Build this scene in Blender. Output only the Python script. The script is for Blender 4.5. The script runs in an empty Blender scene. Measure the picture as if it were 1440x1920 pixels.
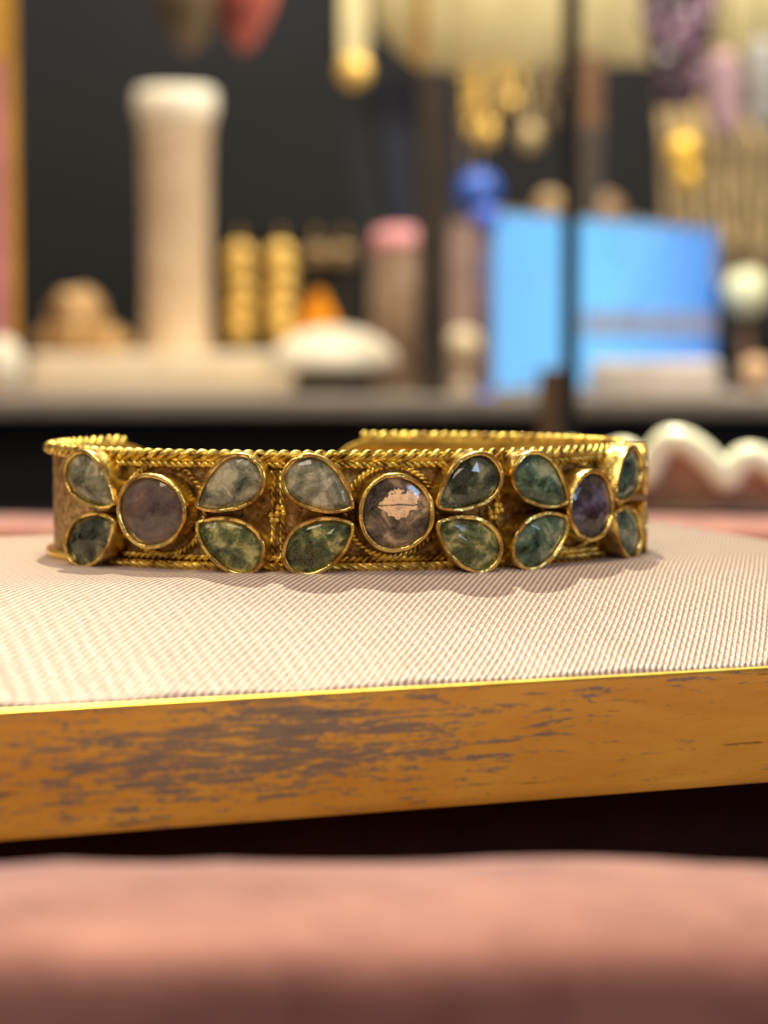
import bpy, math, random
from mathutils import Vector, Matrix, noise
R = math.radians
MM = 0.001
SC = bpy.context.scene
COL = SC.collection

# ------------------------------------------------------------------ camera, world, lights, exposure
CAM_H = 22.9                    # mm above the top of the satin cushion
F_PX = 4390.0
PITCH = math.atan(335 / F_PX)
cam_d = bpy.data.cameras.new('camera')
cam = bpy.data.objects.new('camera', cam_d)
COL.objects.link(cam)
SC.camera = cam
cam.location = (0, 0, CAM_H * MM)
cam.rotation_euler = (math.pi / 2 - PITCH, 0, 0)
cam_d.sensor_fit = 'HORIZONTAL'
cam_d.sensor_width = 36
cam_d.lens = F_PX / 1440 * 36
cam_d.clip_start = 0.01
cam_d.clip_end = 20
cam_d.dof.use_dof = True
cam_d.dof.focus_distance = 0.217
cam_d.dof.aperture_fstop = cam_d.lens / 3.7
cam_d.dof.aperture_blades = 0

SC.view_settings.view_transform = 'Standard'
SC.view_settings.look = 'None'
SC.view_settings.gamma = 1
SC.view_settings.exposure = 0.0
SC.cycles.use_denoising = True
SC.cycles.max_bounces = 8
SC.cycles.sample_clamp_indirect = 6

world = bpy.data.worlds.new('world')
SC.world = world
world.use_nodes = True
wn, wl = world.node_tree.nodes, world.node_tree.links
bg = wn['Background']
tc = wn.new('ShaderNodeTexCoord')
wv = wn.new('ShaderNodeTexNoise')
wv.inputs['Scale'].default_value = 2.2
wv.inputs['Detail'].default_value = 3
wr = wn.new('ShaderNodeValToRGB')
wr.color_ramp.elements[0].position = 0.38
wr.color_ramp.elements[0].color = (0.04, 0.03, 0.05, 1)
wr.color_ramp.elements[1].position = 0.66
wr.color_ramp.elements[1].color = (0.62, 0.46, 0.36, 1)
wl.new(tc.outputs['Generated'], wv.inputs['Vector'])
wl.new(wv.outputs['Fac'], wr.inputs['Fac'])
wl.new(wr.outputs['Color'], bg.inputs['Color'])
bg.inputs['Strength'].default_value = 1.05


def aim(o, target):
    d = Vector(target) - o.location
    o.rotation_euler = d.to_track_quat('-Z', 'Y').to_euler()


def area(name, loc, target, size, power, color, size_y=None):
    l = bpy.data.lights.new(name, 'AREA')
    l.energy = power
    l.color = color
    l.size = size
    if size_y:
        l.shape = 'RECTANGLE'
        l.size_y = size_y
    o = bpy.data.objects.new(name, l)
    COL.objects.link(o)
    o.location = loc
    aim(o, target)
    return o


def spot(name, loc, target, power, color, radius, angle=60, blend=0.4):
    l = bpy.data.lights.new(name, 'SPOT')
    l.energy = power
    l.color = color
    l.shadow_soft_size = radius
    l.spot_size = R(angle)
    l.spot_blend = blend
    o = bpy.data.objects.new(name, l)
    COL.objects.link(o)
    o.location = loc
    aim(o, target)
    return o


# shop spotlights and added fills: the key comes from behind the bracelet, high and slightly left
spot('key_spotlight', (-0.05, 0.80, 0.86), (-0.050, 0.185, 0), 60, (1.0, 0.90, 0.60), 0.012, 20, 1.0)
spot('side_spotlight', (-0.62, 0.62, 0.50), (-0.05, 0.22, 0), 3, (1.0, 0.86, 0.5), 0.02, 40)
area('overhead_fill', (0.02, 0.26, 0.75), (0, 0.2, 0), 0.11, 3.2, (1.0, 0.90, 0.5))  # unseen light added to put highlights on the bezel tops
spot('rear_fill', (0.12, 0.72, 0.80), (0.02, 0.445, 0), 105, (1.0, 0.84, 0.62), 0.012, 18, 0.5)  # unseen light added to brighten the rear rim and the dish
spot('tray_fill', (0.02, 0.50, 0.92), (0, 0.098, -0.01), 42, (1.0, 0.90, 0.78), 0.012, 9.5, 0.5)  # unseen light added to lift the top of the front velvet rim
# shop window behind the camera on the right
area('window_daylight', (0.75, -0.40, 0.36), (0, 0.22, 0), 0.2, 2.2, (0.45, 0.66, 1.0), 0.28)
# warm front fill added behind the camera
area('front_fill', (-0.30, -0.45, 0.85), (0, 0.2, 0), 0.5, 6.0, (1.0, 0.84, 0.64))
# display case lamps over the background shelf, with added fills among them
area('case_strip', (-0.02, 0.80, 0.50), (0, 0.93, 0.0), 0.55, 2.5, (1.0, 0.88, 0.68), 0.10)
spot('background_fill', (0.30, 0.42, 0.42), (0.12, 0.93, 0.10), 3, (1.0, 0.92, 0.74), 0.03, 34, 0.8)  # unseen light added from the front to lighten the cloth and shelf
area('linen_fill', (0.16, 0.72, 0.30), (0.13, 0.93, 0.15), 0.12, 1.1, (1.0, 0.94, 0.76))  # unseen light added just to brighten the linen
area('wall_washer', (-0.02, 1.12, 0.46), (0, 1.26, 0.22), 0.7, 2.8, (0.95, 0.92, 1.0), 0.06)

# ------------------------------------------------------------------ projection helpers (placing things at their distance)
CP, SP = math.cos(PITCH), math.sin(PITCH)


def W(px, py, Y):
    """world point (mm) at distance Y whose picture position is px, py"""
    a = (px - 720) / F_PX
    b = (py - 960) / F_PX
    # dir = right*a + forward + down*b
    dy = CP - b * SP
    dz = -SP - b * CP
    k = Y / dy
    return Vector((a * k, Y, CAM_H + dz * k))


def PX(p):
    dy, dz = p[1], CAM_H - p[2]
    zc = dy * CP + dz * SP
    return 720 + F_PX * p[0] / zc, 960 + F_PX * (dz * CP - dy * SP) / zc


# ------------------------------------------------------------------ mesh helpers (all in millimetres)
class MB:
    def __init__(s):
        s.v = []
        s.f = []

    def add(s, vs, fs):
        o = len(s.v)
        s.v += [Vector(v) for v in vs]
        s.f += [[i + o for i in f] for f in fs]

    def box(s, lo, hi, M=None):
        x0, y0, z0 = lo
        x1, y1, z1 = hi
        vs = [Vector(p) for p in ((x0, y0, z0), (x1, y0, z0), (x1, y1, z0), (x0, y1, z0),
                                  (x0, y0, z1), (x1, y0, z1), (x1, y1, z1), (x0, y1, z1))]
        if M:
            vs = [M @ v for v in vs]
        s.add(vs, [(3, 2, 1, 0), (4, 5, 6, 7), (0, 1, 5, 4), (1, 2, 6, 5), (2, 3, 7, 6), (3, 0, 4, 7)])

    def loft(s, rings, closed=True, cap=True, wrap=False):
        n = len(rings[0])
        vs = [p for r in rings for p in r]
        fs = []
        m = len(rings)
        for i in range(m if wrap else m - 1):
            j = (i + 1) % m
            for k in range(n if closed else n - 1):
                l = (k + 1) % n
                fs.append((i * n + k, i * n + l, j * n + l, j * n + k))
        if cap and not wrap:
            fs.append(tuple(range(n - 1, -1, -1)))
            fs.append(tuple((m - 1) * n + k for k in range(n)))
        s.add(vs, fs)

    def tube(s, pts, r, seg=8, wrap=False, cap=True):
        pts = [Vector(p) for p in pts]
        n = len(pts)
        rings = []
        ref = None
        for i, p in enumerate(pts):
            a = pts[(i - 1) % n] if (wrap or i > 0) else p
            b = pts[(i + 1) % n] if (wrap or i < n - 1) else p
            t = (b - a).normalized()
            if ref is None:
                ref = Vector((0, 0, 1)) if abs(t.z) < 0.9 else Vector((1, 0, 0))
            u = (ref - t * ref.dot(t)).normalized()
            ref = u
            w = t.cross(u)
            rr = r(i / (n - 1)) if callable(r) else r
            rings.append([p + (u * math.cos(q) + w * math.sin(q)) * rr for q in
                          [2 * math.pi * k / seg for k in range(seg)]])
        s.loft(rings, wrap=wrap, cap=cap)

    def lathe(s, prof, c=(0, 0, 0), seg=40, flute=0.0, nfl=0):
        rings = []
        for r, z in prof:
            rings.append([Vector((c[0] + (r + flute * r * math.cos(nfl * q)) * math.cos(q),
                                  c[1] + (r + flute * r * math.cos(nfl * q)) * math.sin(q), c[2] + z))
                          for q in [2 * math.pi * k / seg for k in range(seg)]])
        s.loft(rings)

    def ball(s, c, r, seg=14, M=None, sq=(1, 1, 1), lump=0.0, seed=0):
        rings = []
        n = seg // 2 + 1
        for i in range(1, n):
            th = math.pi * i / n
            ring = []
            for k in range(seg):
                q = 2 * math.pi * k / seg
                d = Vector((math.sin(th) * math.cos(q), math.sin(th) * math.sin(q), -math.cos(th)))
                rr = r * (1 + lump * noise.noise(d * 1.7 + Vector((seed, 0, 0))))
                ring.append(Vector((c[0] + d.x * rr * sq[0], c[1] + d.y * rr * sq[1], c[2] + d.z * rr * sq[2])))
            rings.append(ring)
        s.loft(rings)

    def prism(s, poly, y0, y1):
        """polygon of (x, z) given thickness from y0 to y1"""
        n = len(poly)
        vs = [(x, y0, z) for x, z in poly] + [(x, y1, z) for x, z in poly]
        fs = [tuple(range(n)), tuple(range(2 * n - 1, n - 1, -1))]
        for i in range(n):
            j = (i + 1) % n
            fs.append((i, i + n, j + n, j))
        s.add(vs, fs)

    def build(s, name, mat, parent=None, origin=None, smooth=True, bevel=0, subsurf=0, auto=None):
        """link as ONE object; vertices in mm are given in the parent's space"""
        if origin is None:
            origin = Vector((0, 0, 0))
        origin = Vector(origin)
        me = bpy.data.meshes.new(name)
        me.from_pydata([tuple((v - origin) * MM) for v in s.v], [], s.f)
        me.update()
        import bmesh
        b = bmesh.new()
        b.from_mesh(me)
        bmesh.ops.recalc_face_normals(b, faces=b.faces)
        b.to_mesh(me)
        b.free()
        me.materials.append(mat)
        if smooth:
            for p in me.polygons:
                p.use_smooth = True
            if auto:
                me.set_sharp_from_angle(angle=R(auto))
        o = bpy.data.objects.new(name, me)
        COL.objects.link(o)
        o.location = origin * MM
        if parent:
            o.parent = parent
        if bevel:
            m = o.modifiers.new('bevel', 'BEVEL')
            m.width = bevel * MM
            m.segments = 3
            m.limit_method = 'ANGLE'
        if subsurf:
            m = o.modifiers.new('sub', 'SUBSURF')
            m.levels = m.render_levels = subsurf
        return o


def tag(o, label=None, cat=None, group=None, kind=None):
    if label:
        o['label'] = label
    if cat:
        o['category'] = cat
    if group:
        o['group'] = group
    if kind:
        o['kind'] = kind
    return o


def empty(name, loc, rz=0):
    o = bpy.data.objects.new(name, None)
    o.empty_display_size = 0.005
    COL.objects.link(o)
    o.location = Vector(loc) * MM
    o.rotation_euler = (0, 0, rz)
    return o


# ------------------------------------------------------------------ material helpers
def s2l(c):
    return tuple(((x / 255) / 12.92 if x / 255 <= 0.04045 else ((x / 255 + 0.055) / 1.055) ** 2.4) for x in c) + (1,)


class Mat:
    def __init__(s, name, rgb, rough=0.5, metal=0.0, spec=0.5):
        s.m = bpy.data.materials.new(name)
        s.m.use_nodes = True
        s.n = s.m.node_tree.nodes
        s.l = s.m.node_tree.links
        s.b = s.n['Principled BSDF']
        s.b.inputs['Base Color'].default_value = s2l(rgb)
        s.b.inputs['Roughness'].default_value = rough
        s.b.inputs['Metallic'].default_value = metal
        s.b.inputs['Specular IOR Level'].default_value = spec
        s.tc = s.n.new('ShaderNodeTexCoord')
        s.bumped = None

    def mapping(s, scale=(1, 1, 1), rot=(0, 0, 0), rnd=False):
        mp = s.n.new('ShaderNodeMapping')
        mp.inputs['Scale'].default_value = scale
        mp.inputs['Rotation'].default_value = rot
        s.l.new(s.tc.outputs['Object'], mp.inputs['Vector'])
        if rnd:
            oi = s.n.new('ShaderNodeObjectInfo')
            mu = s.n.new('ShaderNodeMath')
            mu.operation = 'MULTIPLY'
            mu.inputs[1].default_value = 40
            s.l.new(oi.outputs['Random'], mu.inputs[0])
            cx = s.n.new('ShaderNodeCombineXYZ')
            for k in range(3):
                s.l.new(mu.outputs[0], cx.inputs[k])
            s.l.new(cx.outputs[0], mp.inputs['Location'])
        return mp.outputs[0]

    def noise(s, scale, detail=4, rough=0.55, dist=0.0, vec=None):
        t = s.n.new('ShaderNodeTexNoise')
        t.inputs['Scale'].default_value = scale
        t.inputs['Detail'].default_value = detail
        t.inputs['Roughness'].default_value = rough
        t.inputs['Distortion'].default_value = dist
        s.l.new(vec or s.tc.outputs['Object'], t.inputs['Vector'])
        return t.outputs['Fac']

    def ramp(s, fac, stops):
        r = s.n.new('ShaderNodeValToRGB')
        e = r.color_ramp.elements
        while len(e) < len(stops):
            e.new(0.5)
        for k, (p, c) in enumerate(stops):
            e[k].position = p
            e[k].color = c if len(c) == 4 else s2l(c)
        s.l.new(fac, r.inputs['Fac'])
        return r.outputs['Color']

    def mix(s, fac, a, b):
        m = s.n.new('ShaderNodeMix')
        m.data_type = 'RGBA'
        for sock, val in ((m.inputs[0], fac), (m.inputs[6], a), (m.inputs[7], b)):
            if isinstance(val, bpy.types.NodeSocket):
                s.l.new(val, sock)
            elif isinstance(val, tuple):
                sock.default_value = s2l(val) if len(val) == 3 else val
            else:
                sock.default_value = val
        return m.outputs[2]

    def math(s, op, a, b=None, clamp=False):
        m = s.n.new('ShaderNodeMath')
        m.operation = op
        m.use_clamp = clamp
        for k, val in enumerate((a, b)):
            if val is None:
                continue
            if isinstance(val, bpy.types.NodeSocket):
                s.l.new(val, m.inputs[k])
            else:
                m.inputs[k].default_value = val
        return m.outputs[0]

    def xyz(s, vec=None):
        x = s.n.new('ShaderNodeSeparateXYZ')
        s.l.new(vec or s.tc.outputs['Object'], x.inputs[0])
        return x.outputs

    def color(s, c):
        s.l.new(c, s.b.inputs['Base Color'])

    def rough(s, c):
        s.l.new(c, s.b.inputs['Roughness'])

    def bump(s, h, strength=0.5, dist=0.0002):
        b = s.n.new('ShaderNodeBump')
        b.inputs['Strength'].default_value = strength
        b.inputs['Distance'].default_value = dist
        s.l.new(h, b.inputs['Height'])
        if s.bumped:
            s.l.new(s.bumped, b.inputs['Normal'])
        s.bumped = b.outputs[0]
        s.l.new(s.bumped, s.b.inputs['Normal'])

    def emit(s, c, strength):
        if isinstance(c, bpy.types.NodeSocket):
            s.l.new(c, s.b.inputs['Emission Color'])
        else:
            s.b.inputs['Emission Color'].default_value = s2l(c)
        s.b.inputs['Emission Strength'].default_value = strength


def plain(name, rgb, rough=0.5, metal=0.0, var=0.12, scale=60, spec=0.5):
    m = Mat(name, rgb, rough, metal, spec)
    f = m.noise(scale, 3)
    d = tuple(max(0, c * (1 - var)) for c in rgb)
    u = tuple(min(255, c * (1 + var)) for c in rgb)
    m.color(m.ramp(f, [(0.3, d), (0.7, u)]))
    return m.m


# gold, worked plate (hammered texture) and smooth
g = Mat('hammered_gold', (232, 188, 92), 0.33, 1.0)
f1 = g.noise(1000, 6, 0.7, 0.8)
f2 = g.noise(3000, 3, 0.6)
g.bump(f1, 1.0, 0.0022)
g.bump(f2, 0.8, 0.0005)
g.color(g.ramp(f1, [(0.36, (92, 66, 38)), (0.48, (190, 152, 96)), (0.66, (248, 226, 172))]))  # dark stop paints recess shade, along with patina, into the hollows
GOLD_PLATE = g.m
g = Mat('smooth_gold', (240, 200, 86), 0.24, 1.0)
g.bump(g.noise(300, 4, 0.6), 0.3, 0.0003)
g.color(g.ramp(g.noise(260, 4), [(0.3, (210, 166, 70)), (0.7, (248, 216, 104))]))
GOLD = g.m
g = Mat('bezel_gold', (240, 200, 100), 0.27, 1.0)
g.bump(g.noise(900, 3, 0.6), 0.5, 0.00028)
g.color(g.ramp(g.noise(420, 4), [(0.36, (170, 130, 66)), (0.6, (246, 220, 130))]))
GOLD_BEZEL = g.m
g = Mat('wire_gold', (240, 196, 90), 0.36, 1.0)
g.color(g.ramp(g.noise(700, 4), [(0.38, (130, 98, 46)), (0.6, (250, 226, 120))]))
GOLD_WIRE = g.m


def gem(name, stops, scale=330, rough=0.07, patch=None):
    m = Mat(name, (100, 120, 100), rough)
    vec = m.mapping(rnd=True)
    f = m.noise(scale, 7, 0.64, 0.5, vec)
    vo = m.n.new('ShaderNodeTexVoronoi')
    vo.feature = 'DISTANCE_TO_EDGE'
    vo.inputs['Scale'].default_value = scale * 1.5
    m.l.new(vec, vo.inputs['Vector'])
    c = m.ramp(f, stops)
    v = m.noise(scale * 2.6, 5, 0.7, 2.5, vec)
    vein = m.ramp(v, [(0.46, (0, 0, 0)), (0.5, (255, 255, 255)), (0.54, (0, 0, 0))])
    c = m.mix(m.math('MULTIPLY', vein, 0.22), c, stops[-1][1])
    crack = m.ramp(vo.outputs['Distance'], [(0.0, (255, 255, 255)), (0.05, (0, 0, 0))])
    c = m.mix(m.math('MULTIPLY', crack, m.math('MULTIPLY', f, 0.5)), c, stops[0][1])
    deep = m.ramp(m.noise(scale * 0.5, 3, 0.5, 0.3, vec), [(0.4, (0, 0, 0)), (0.65, (255, 255, 255))])
    c = m.mix(m.math('MULTIPLY', deep, 0.3), c, stops[0][1])
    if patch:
        # the flash, a gleam painted in as a broken-edged patch, in the stone's own axes (mm)
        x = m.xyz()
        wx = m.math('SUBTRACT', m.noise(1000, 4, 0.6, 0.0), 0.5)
        col, flash_polys = patch
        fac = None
        for pts in flash_polys:
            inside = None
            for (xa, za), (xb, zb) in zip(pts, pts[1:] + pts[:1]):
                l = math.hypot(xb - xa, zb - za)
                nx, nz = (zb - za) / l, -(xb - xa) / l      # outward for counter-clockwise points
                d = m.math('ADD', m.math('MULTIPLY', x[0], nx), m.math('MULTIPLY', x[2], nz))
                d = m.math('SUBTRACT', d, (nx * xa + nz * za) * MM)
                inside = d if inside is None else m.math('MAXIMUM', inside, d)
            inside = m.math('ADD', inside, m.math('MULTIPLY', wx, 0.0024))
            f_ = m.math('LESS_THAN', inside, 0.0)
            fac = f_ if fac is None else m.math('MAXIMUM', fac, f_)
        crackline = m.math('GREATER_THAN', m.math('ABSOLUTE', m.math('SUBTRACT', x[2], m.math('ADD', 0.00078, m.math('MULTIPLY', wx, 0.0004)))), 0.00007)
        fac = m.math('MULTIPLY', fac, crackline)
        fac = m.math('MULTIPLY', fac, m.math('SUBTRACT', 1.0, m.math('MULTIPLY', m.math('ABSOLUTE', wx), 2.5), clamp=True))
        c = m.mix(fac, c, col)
    m.color(c)
    m.b.inputs['Coat Weight'].default_value = 0.15
    m.b.inputs['Coat Roughness'].default_value = 0.04
    m.bump(f, 0.12, 0.0002)
    return m.m


GEM_PALE = gem('pale_moss_quartz', [(0.37, (58, 64, 50)), (0.46, (108, 112, 90)), (0.53, (148, 146, 118)), (0.62, (208, 200, 166))], 420)
GEM_MID = gem('green_moss_quartz', [(0.38, (16, 28, 14)), (0.46, (60, 76, 44)), (0.53, (108, 118, 70)), (0.61, (206, 194, 122))], 420)
GEM_DARK = gem('dark_moss_quartz', [(0.38, (8, 15, 10)), (0.47, (32, 46, 32)), (0.54, (64, 76, 54)), (0.63, (146, 144, 104))], 400)
GEM_SEA = gem('sea_green_quartz', [(0.38, (12, 32, 24)), (0.47, (46, 80, 60)), (0.54, (90, 118, 90)), (0.63, (166, 172, 134))], 420)
LAB_PLAIN = gem('mauve_grey_labradorite', [(0.34, (58, 50, 52)), (0.48, (96, 84, 80)), (0.58, (116, 96, 82)), (0.68, (156, 122, 84))], 240)
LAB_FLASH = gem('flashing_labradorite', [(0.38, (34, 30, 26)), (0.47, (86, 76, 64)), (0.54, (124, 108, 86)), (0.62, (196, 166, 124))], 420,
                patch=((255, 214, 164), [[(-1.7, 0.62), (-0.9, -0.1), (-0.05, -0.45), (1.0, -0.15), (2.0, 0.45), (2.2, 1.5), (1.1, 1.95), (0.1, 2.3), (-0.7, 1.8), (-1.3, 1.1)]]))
LAB_BLUE = gem('lavender_labradorite', [(0.37, (28, 24, 30)), (0.47, (66, 60, 76)), (0.55, (104, 98, 124)), (0.64, (134, 104, 78))], 260)

# satin, ribbed and softly shining
m = Mat('ribbed_satin', (214, 192, 184), 0.36, 0.0, 0.6)
ang = R(8)
vec = m.mapping(rot=(0, 0, R(37)))
xo = m.xyz()
bend = m.math('MULTIPLY', m.math('MULTIPLY', xo[0], xo[0]), 2.2)
wob = m.noise(60, 2)
x = m.xyz(vec)
rib = m.math('SINE', m.math('ADD', m.math('MULTIPLY', m.math('ADD', x[0], bend), 2 * math.pi / 0.00054), m.math('MULTIPLY', wob, 5.0)))
vec2 = m.mapping(rot=(0, 0, R(-28)))
x2 = m.xyz(vec2)
cross = m.math('SINE', m.math('MULTIPLY', x2[1], 2 * math.pi / 0.0008))
grain = m.noise(2500, 3, 0.7)
h = m.math('ADD', m.math('MULTIPLY', rib, 0.5), m.math('MULTIPLY', cross, 0.2))
h = m.math('ADD', h, m.math('MULTIPLY', grain, 0.9))
m.bump(h, 0.8, 0.00012)
cf = m.math('ADD', m.math('MULTIPLY', rib, 0.35), m.math('MULTIPLY', grain, 0.9), clamp=True)
m.color(m.ramp(cf, [(0.1, (138, 106, 112)), (0.5, (192, 167, 160)), (0.9, (222, 205, 192))]))
m.b.inputs['Sheen Weight'].default_value = 0.25
m.b.inputs['Sheen Roughness'].default_value = 0.4
SATIN = m.m

# worn gold-painted wood (object axes run along the board)
m = Mat('worn_gold_wood', (220, 150, 56), 0.45, 0.0)
vs = m.mapping(scale=(0.11, 1, 1))
streak = m.noise(1700, 8, 0.72, 0.8, vs)
fine = m.noise(2600, 4, 0.7, 0.4, m.mapping(scale=(0.4, 1, 1)))
vb = m.mapping(scale=(0.24, 1, 1))
blot = m.noise(110, 4, 0.55, 0.3, vb)
x = m.xyz()
# the wear gathers in a slanting belt on the upper left of the front face
belt = m.math('ADD', x[2], m.math('ADD', 0.0105, m.math('MULTIPLY', x[0], -0.03)))
band = m.math('SUBTRACT', 1.25, m.math('DIVIDE', m.math('ABSOLUTE', belt), 0.0042), clamp=True)
left = m.math('SUBTRACT', 1.5, m.math('MULTIPLY', m.math('ABSOLUTE', m.math('ADD', x[0], 0.012)), 42.0), clamp=True)
wear = m.math('ADD', m.math('MULTIPLY', m.math('MULTIPLY', band, left), 0.10), m.math('MULTIPLY', blot, 0.30))
wear = m.math('ADD', wear, m.math('ADD', m.math('MULTIPLY', streak, 0.8), m.math('MULTIPLY', fine, 0.25)))
fac = m.ramp(wear, [(0.745, (0, 0, 0)), (0.79, (255, 255, 255))])
tone = m.ramp(m.noise(160, 6, 0.65, 0.4, vb), [(0.3, (222, 148, 44)), (0.7, (250, 184, 72))])
vl = m.mapping(scale=(0.07, 1, 1))
line = m.noise(1000, 5, 0.65, 0.2, vl)
lines = m.ramp(line, [(0.635, (0, 0, 0)), (0.66, (255, 255, 255))])
c = m.mix(m.math('MULTIPLY', lines, 0.65), tone, (92, 56, 20))
c = m.mix(m.math('MULTIPLY', fac, 0.72), c, (88, 102, 108))
m.color(c)
m.bump(streak, 0.3, 0.0001)
m.bump(m.noise(1500, 4), 0.2, 0.00008)
WOOD = m.m
g = Mat('bright_gilt_edge', (236, 206, 84), 0.35, 0.8)
g.color(g.ramp(g.noise(300, 4), [(0.3, (214, 176, 60)), (0.6, (244, 218, 96))]))
GILT = g.m


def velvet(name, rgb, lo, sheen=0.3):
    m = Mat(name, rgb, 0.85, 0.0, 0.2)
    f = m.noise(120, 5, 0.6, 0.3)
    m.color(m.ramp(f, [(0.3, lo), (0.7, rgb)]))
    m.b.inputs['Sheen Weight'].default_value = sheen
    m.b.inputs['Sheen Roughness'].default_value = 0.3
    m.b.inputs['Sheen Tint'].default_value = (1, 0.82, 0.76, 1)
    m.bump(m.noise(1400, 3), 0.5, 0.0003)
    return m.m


PINK_VELVET = velvet('pink_velvet', (150, 104, 94), (116, 74, 68), 1.0)
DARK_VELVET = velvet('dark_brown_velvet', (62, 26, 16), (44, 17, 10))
BLACK_WALL = plain('charcoal_backdrop', (25, 25, 25), 0.75, var=0.08, scale=8, spec=0.2)
BLACK = plain('black_lacquer', (18, 18, 17), 0.5, var=0.1, spec=0.3)
BLACK_TABLE = plain('black_table_cloth', (20, 20, 22), 0.8, var=0.15, spec=0.2)
DARK_BROWN = plain('dark_brown_wood', (52, 42, 32), 0.5, var=0.2)
RUST = plain('rust_brown_wood', (100, 66, 34), 0.5, var=0.2)
GREY_SHELF = plain('grey_shelf_board', (136, 126, 116), 0.55, var=0.06)
CREAM = plain('cream_plaster', (236, 218, 188), 0.6, var=0.05)
WHITE = plain('white_plaster', (240, 232, 212), 0.5, var=0.04)
LINEN = plain('cream_linen', (214, 200, 152), 0.8, var=0.08, scale=30)
NAVY = plain('navy_velvet', (18, 26, 46), 0.7, var=0.2)
BG_GOLD = plain('background_gold', (214, 178, 96), 0.4, 0.5, var=0.15)
BG_CHAMP = plain('champagne_metal', (172, 152, 110), 0.4, 0.4, var=0.15)
BG_BROWN = plain('bronze_metal', (120, 100, 72), 0.35, 0.5, var=0.2)
PEARL = plain('white_glaze', (222, 228, 206), 0.16, var=0.04)


# ================================================================== BRACELET
EC = Vector((-4.9, 246.3))
EA, EB, EROT = 29.7, 20.6, R(5)
cr, sr = math.cos(EROT), math.sin(EROT)


def ell(phi, off=0.0):
    """point of the bracelet's outer face in plan and its outward normal"""
    x, y = EA * math.cos(phi), EB * math.sin(phi)
    nx, ny = math.cos(phi) / EA, math.sin(phi) / EB
    n = Vector((nx, ny)).normalized()
    p = Vector((x, y)) + n * off
    P = Vector((p.x * cr - p.y * sr, p.x * sr + p.y * cr)) + EC
    N = Vector((n.x * cr - n.y * sr, n.x * sr + n.y * cr))
    return P, N


PHI0, PHI1 = R(-228), R(88)
NS = 2400
PH = [PHI0 + (PHI1 - PHI0) * i / NS for i in range(NS + 1)]
ARC = [0.0]
for i in range(NS):
    ARC.append(ARC[-1] + (ell(PH[i + 1])[0] - ell(PH[i])[0]).length)
LEN = ARC[-1]


def phi_at(s):
    s = max(0, min(LEN, s))
    lo, hi = 0, NS
    while hi - lo > 1:
        mid = (lo + hi) // 2
        if ARC[mid] <= s:
            lo = mid
        else:
            hi = mid
    t = (s - ARC[lo]) / (ARC[hi] - ARC[lo])
    return PH[lo] + (PH[hi] - PH[lo]) * t


def s_for_px(px, off=2.8, z=5.5):
    best = min(range(0, NS + 1, 4), key=lambda i: abs(PX((*ell(PH[i], off)[0], z))[0] - px) + (1e6 if not (R(-185) < PH[i] < R(10)) else 0))
    return ARC[best]


def sw(s, n, z):
    """point at arc s, n mm out of the face, z mm up, on the bracelet"""
    p, _ = ell(phi_at(s), n)
    return Vector((p.x, p.y, z))


HB = 11.0
bracelet = empty('cuff_bracelet', (EC.x, EC.y, 0))
tag(bracelet, 'open gold cuff bracelet set with green pear stones and grey round stones, on the satin', 'bracelet')
BO = Vector((EC.x, EC.y, 0))


def bb(mb, name, mat, parent=bracelet, origin=BO, pbase=BO, **k):
    """build with world-mm vertices under the bracelet (or one of its parts)"""
    o = mb.build(name, mat, None, origin=origin, **k)
    o.parent = parent
    o.location = (Vector(origin) - Vector(pbase)) * MM
    return o


# the band itself: a plate with a lip at the top and the bottom
prof = [(0.0, 0.9), (0.75, 0.75), (0.85, 0.4), (0.75, 0.0), (-1.1, 0.0), (-1.25, 0.5), (-1.1, 2.0), (-1.1, 9.0), (-1.25, 10.5),
        (-1.1, 11.0), (0.45, 11.0), (0.55, 10.75), (0.45, 10.5), (0.0, 10.4), (0.0, 7.5), (0.0, 3.5)]
mb = MB()
rings = []
NR = 420
for i in range(NR + 1):
    s = LEN * i / NR
    e = min(s, LEN - s)
    k = 1.0
    if e < 5:
        k = math.sqrt(max(0.0, 1 - ((5 - e) / 5) ** 2)) * 0.55 + 0.45
    rings.append([sw(s, n, (z - 5.5) * k + 5.5) for n, z in prof])
mb.loft(rings)
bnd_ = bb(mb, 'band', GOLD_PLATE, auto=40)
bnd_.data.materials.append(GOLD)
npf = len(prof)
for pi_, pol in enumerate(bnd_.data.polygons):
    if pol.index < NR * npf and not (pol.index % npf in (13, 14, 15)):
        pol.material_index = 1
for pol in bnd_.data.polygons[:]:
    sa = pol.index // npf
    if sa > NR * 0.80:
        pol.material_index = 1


def rope(s0, s1, n0, z0, r, pitch, turns_dir=1, step=0.14):
    mb = MB()
    cnt = int((s1 - s0) / step)
    for k in range(2):
        pts = []
        for i in range(cnt + 1):
            s = s0 + (s1 - s0) * i / cnt
            th = turns_dir * 2 * math.pi * s / pitch + k * math.pi
            pts.append(sw(s, n0 + r * 0.95 * math.cos(th), z0 + r * 0.95 * math.sin(th)))
        mb.tube(pts, r, 7)
    return mb


DEC0 = s_for_px(182) - 1.0
DEC1 = LEN - 24
bb(rope(3.2, LEN - 3.2, 0.38, 11.12, 0.31, 2.3), 'rim_twisted_wire', GOLD_WIRE)
bb(rope(DEC0, DEC1, 0.34, 10.25, 0.2, 1.4, -1), 'upper_twisted_wire', GOLD_WIRE)
bb(rope(DEC0, DEC1, 0.2, 1.15, 0.18, 1.4, 1), 'lower_twisted_wire', GOLD_WIRE)
bb(rope(DEC0, DEC1, 0.72, 0.45, 0.2, 1.9, -1), 'base_twisted_wire', GOLD_WIRE)

rng = random.Random(7)


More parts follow.
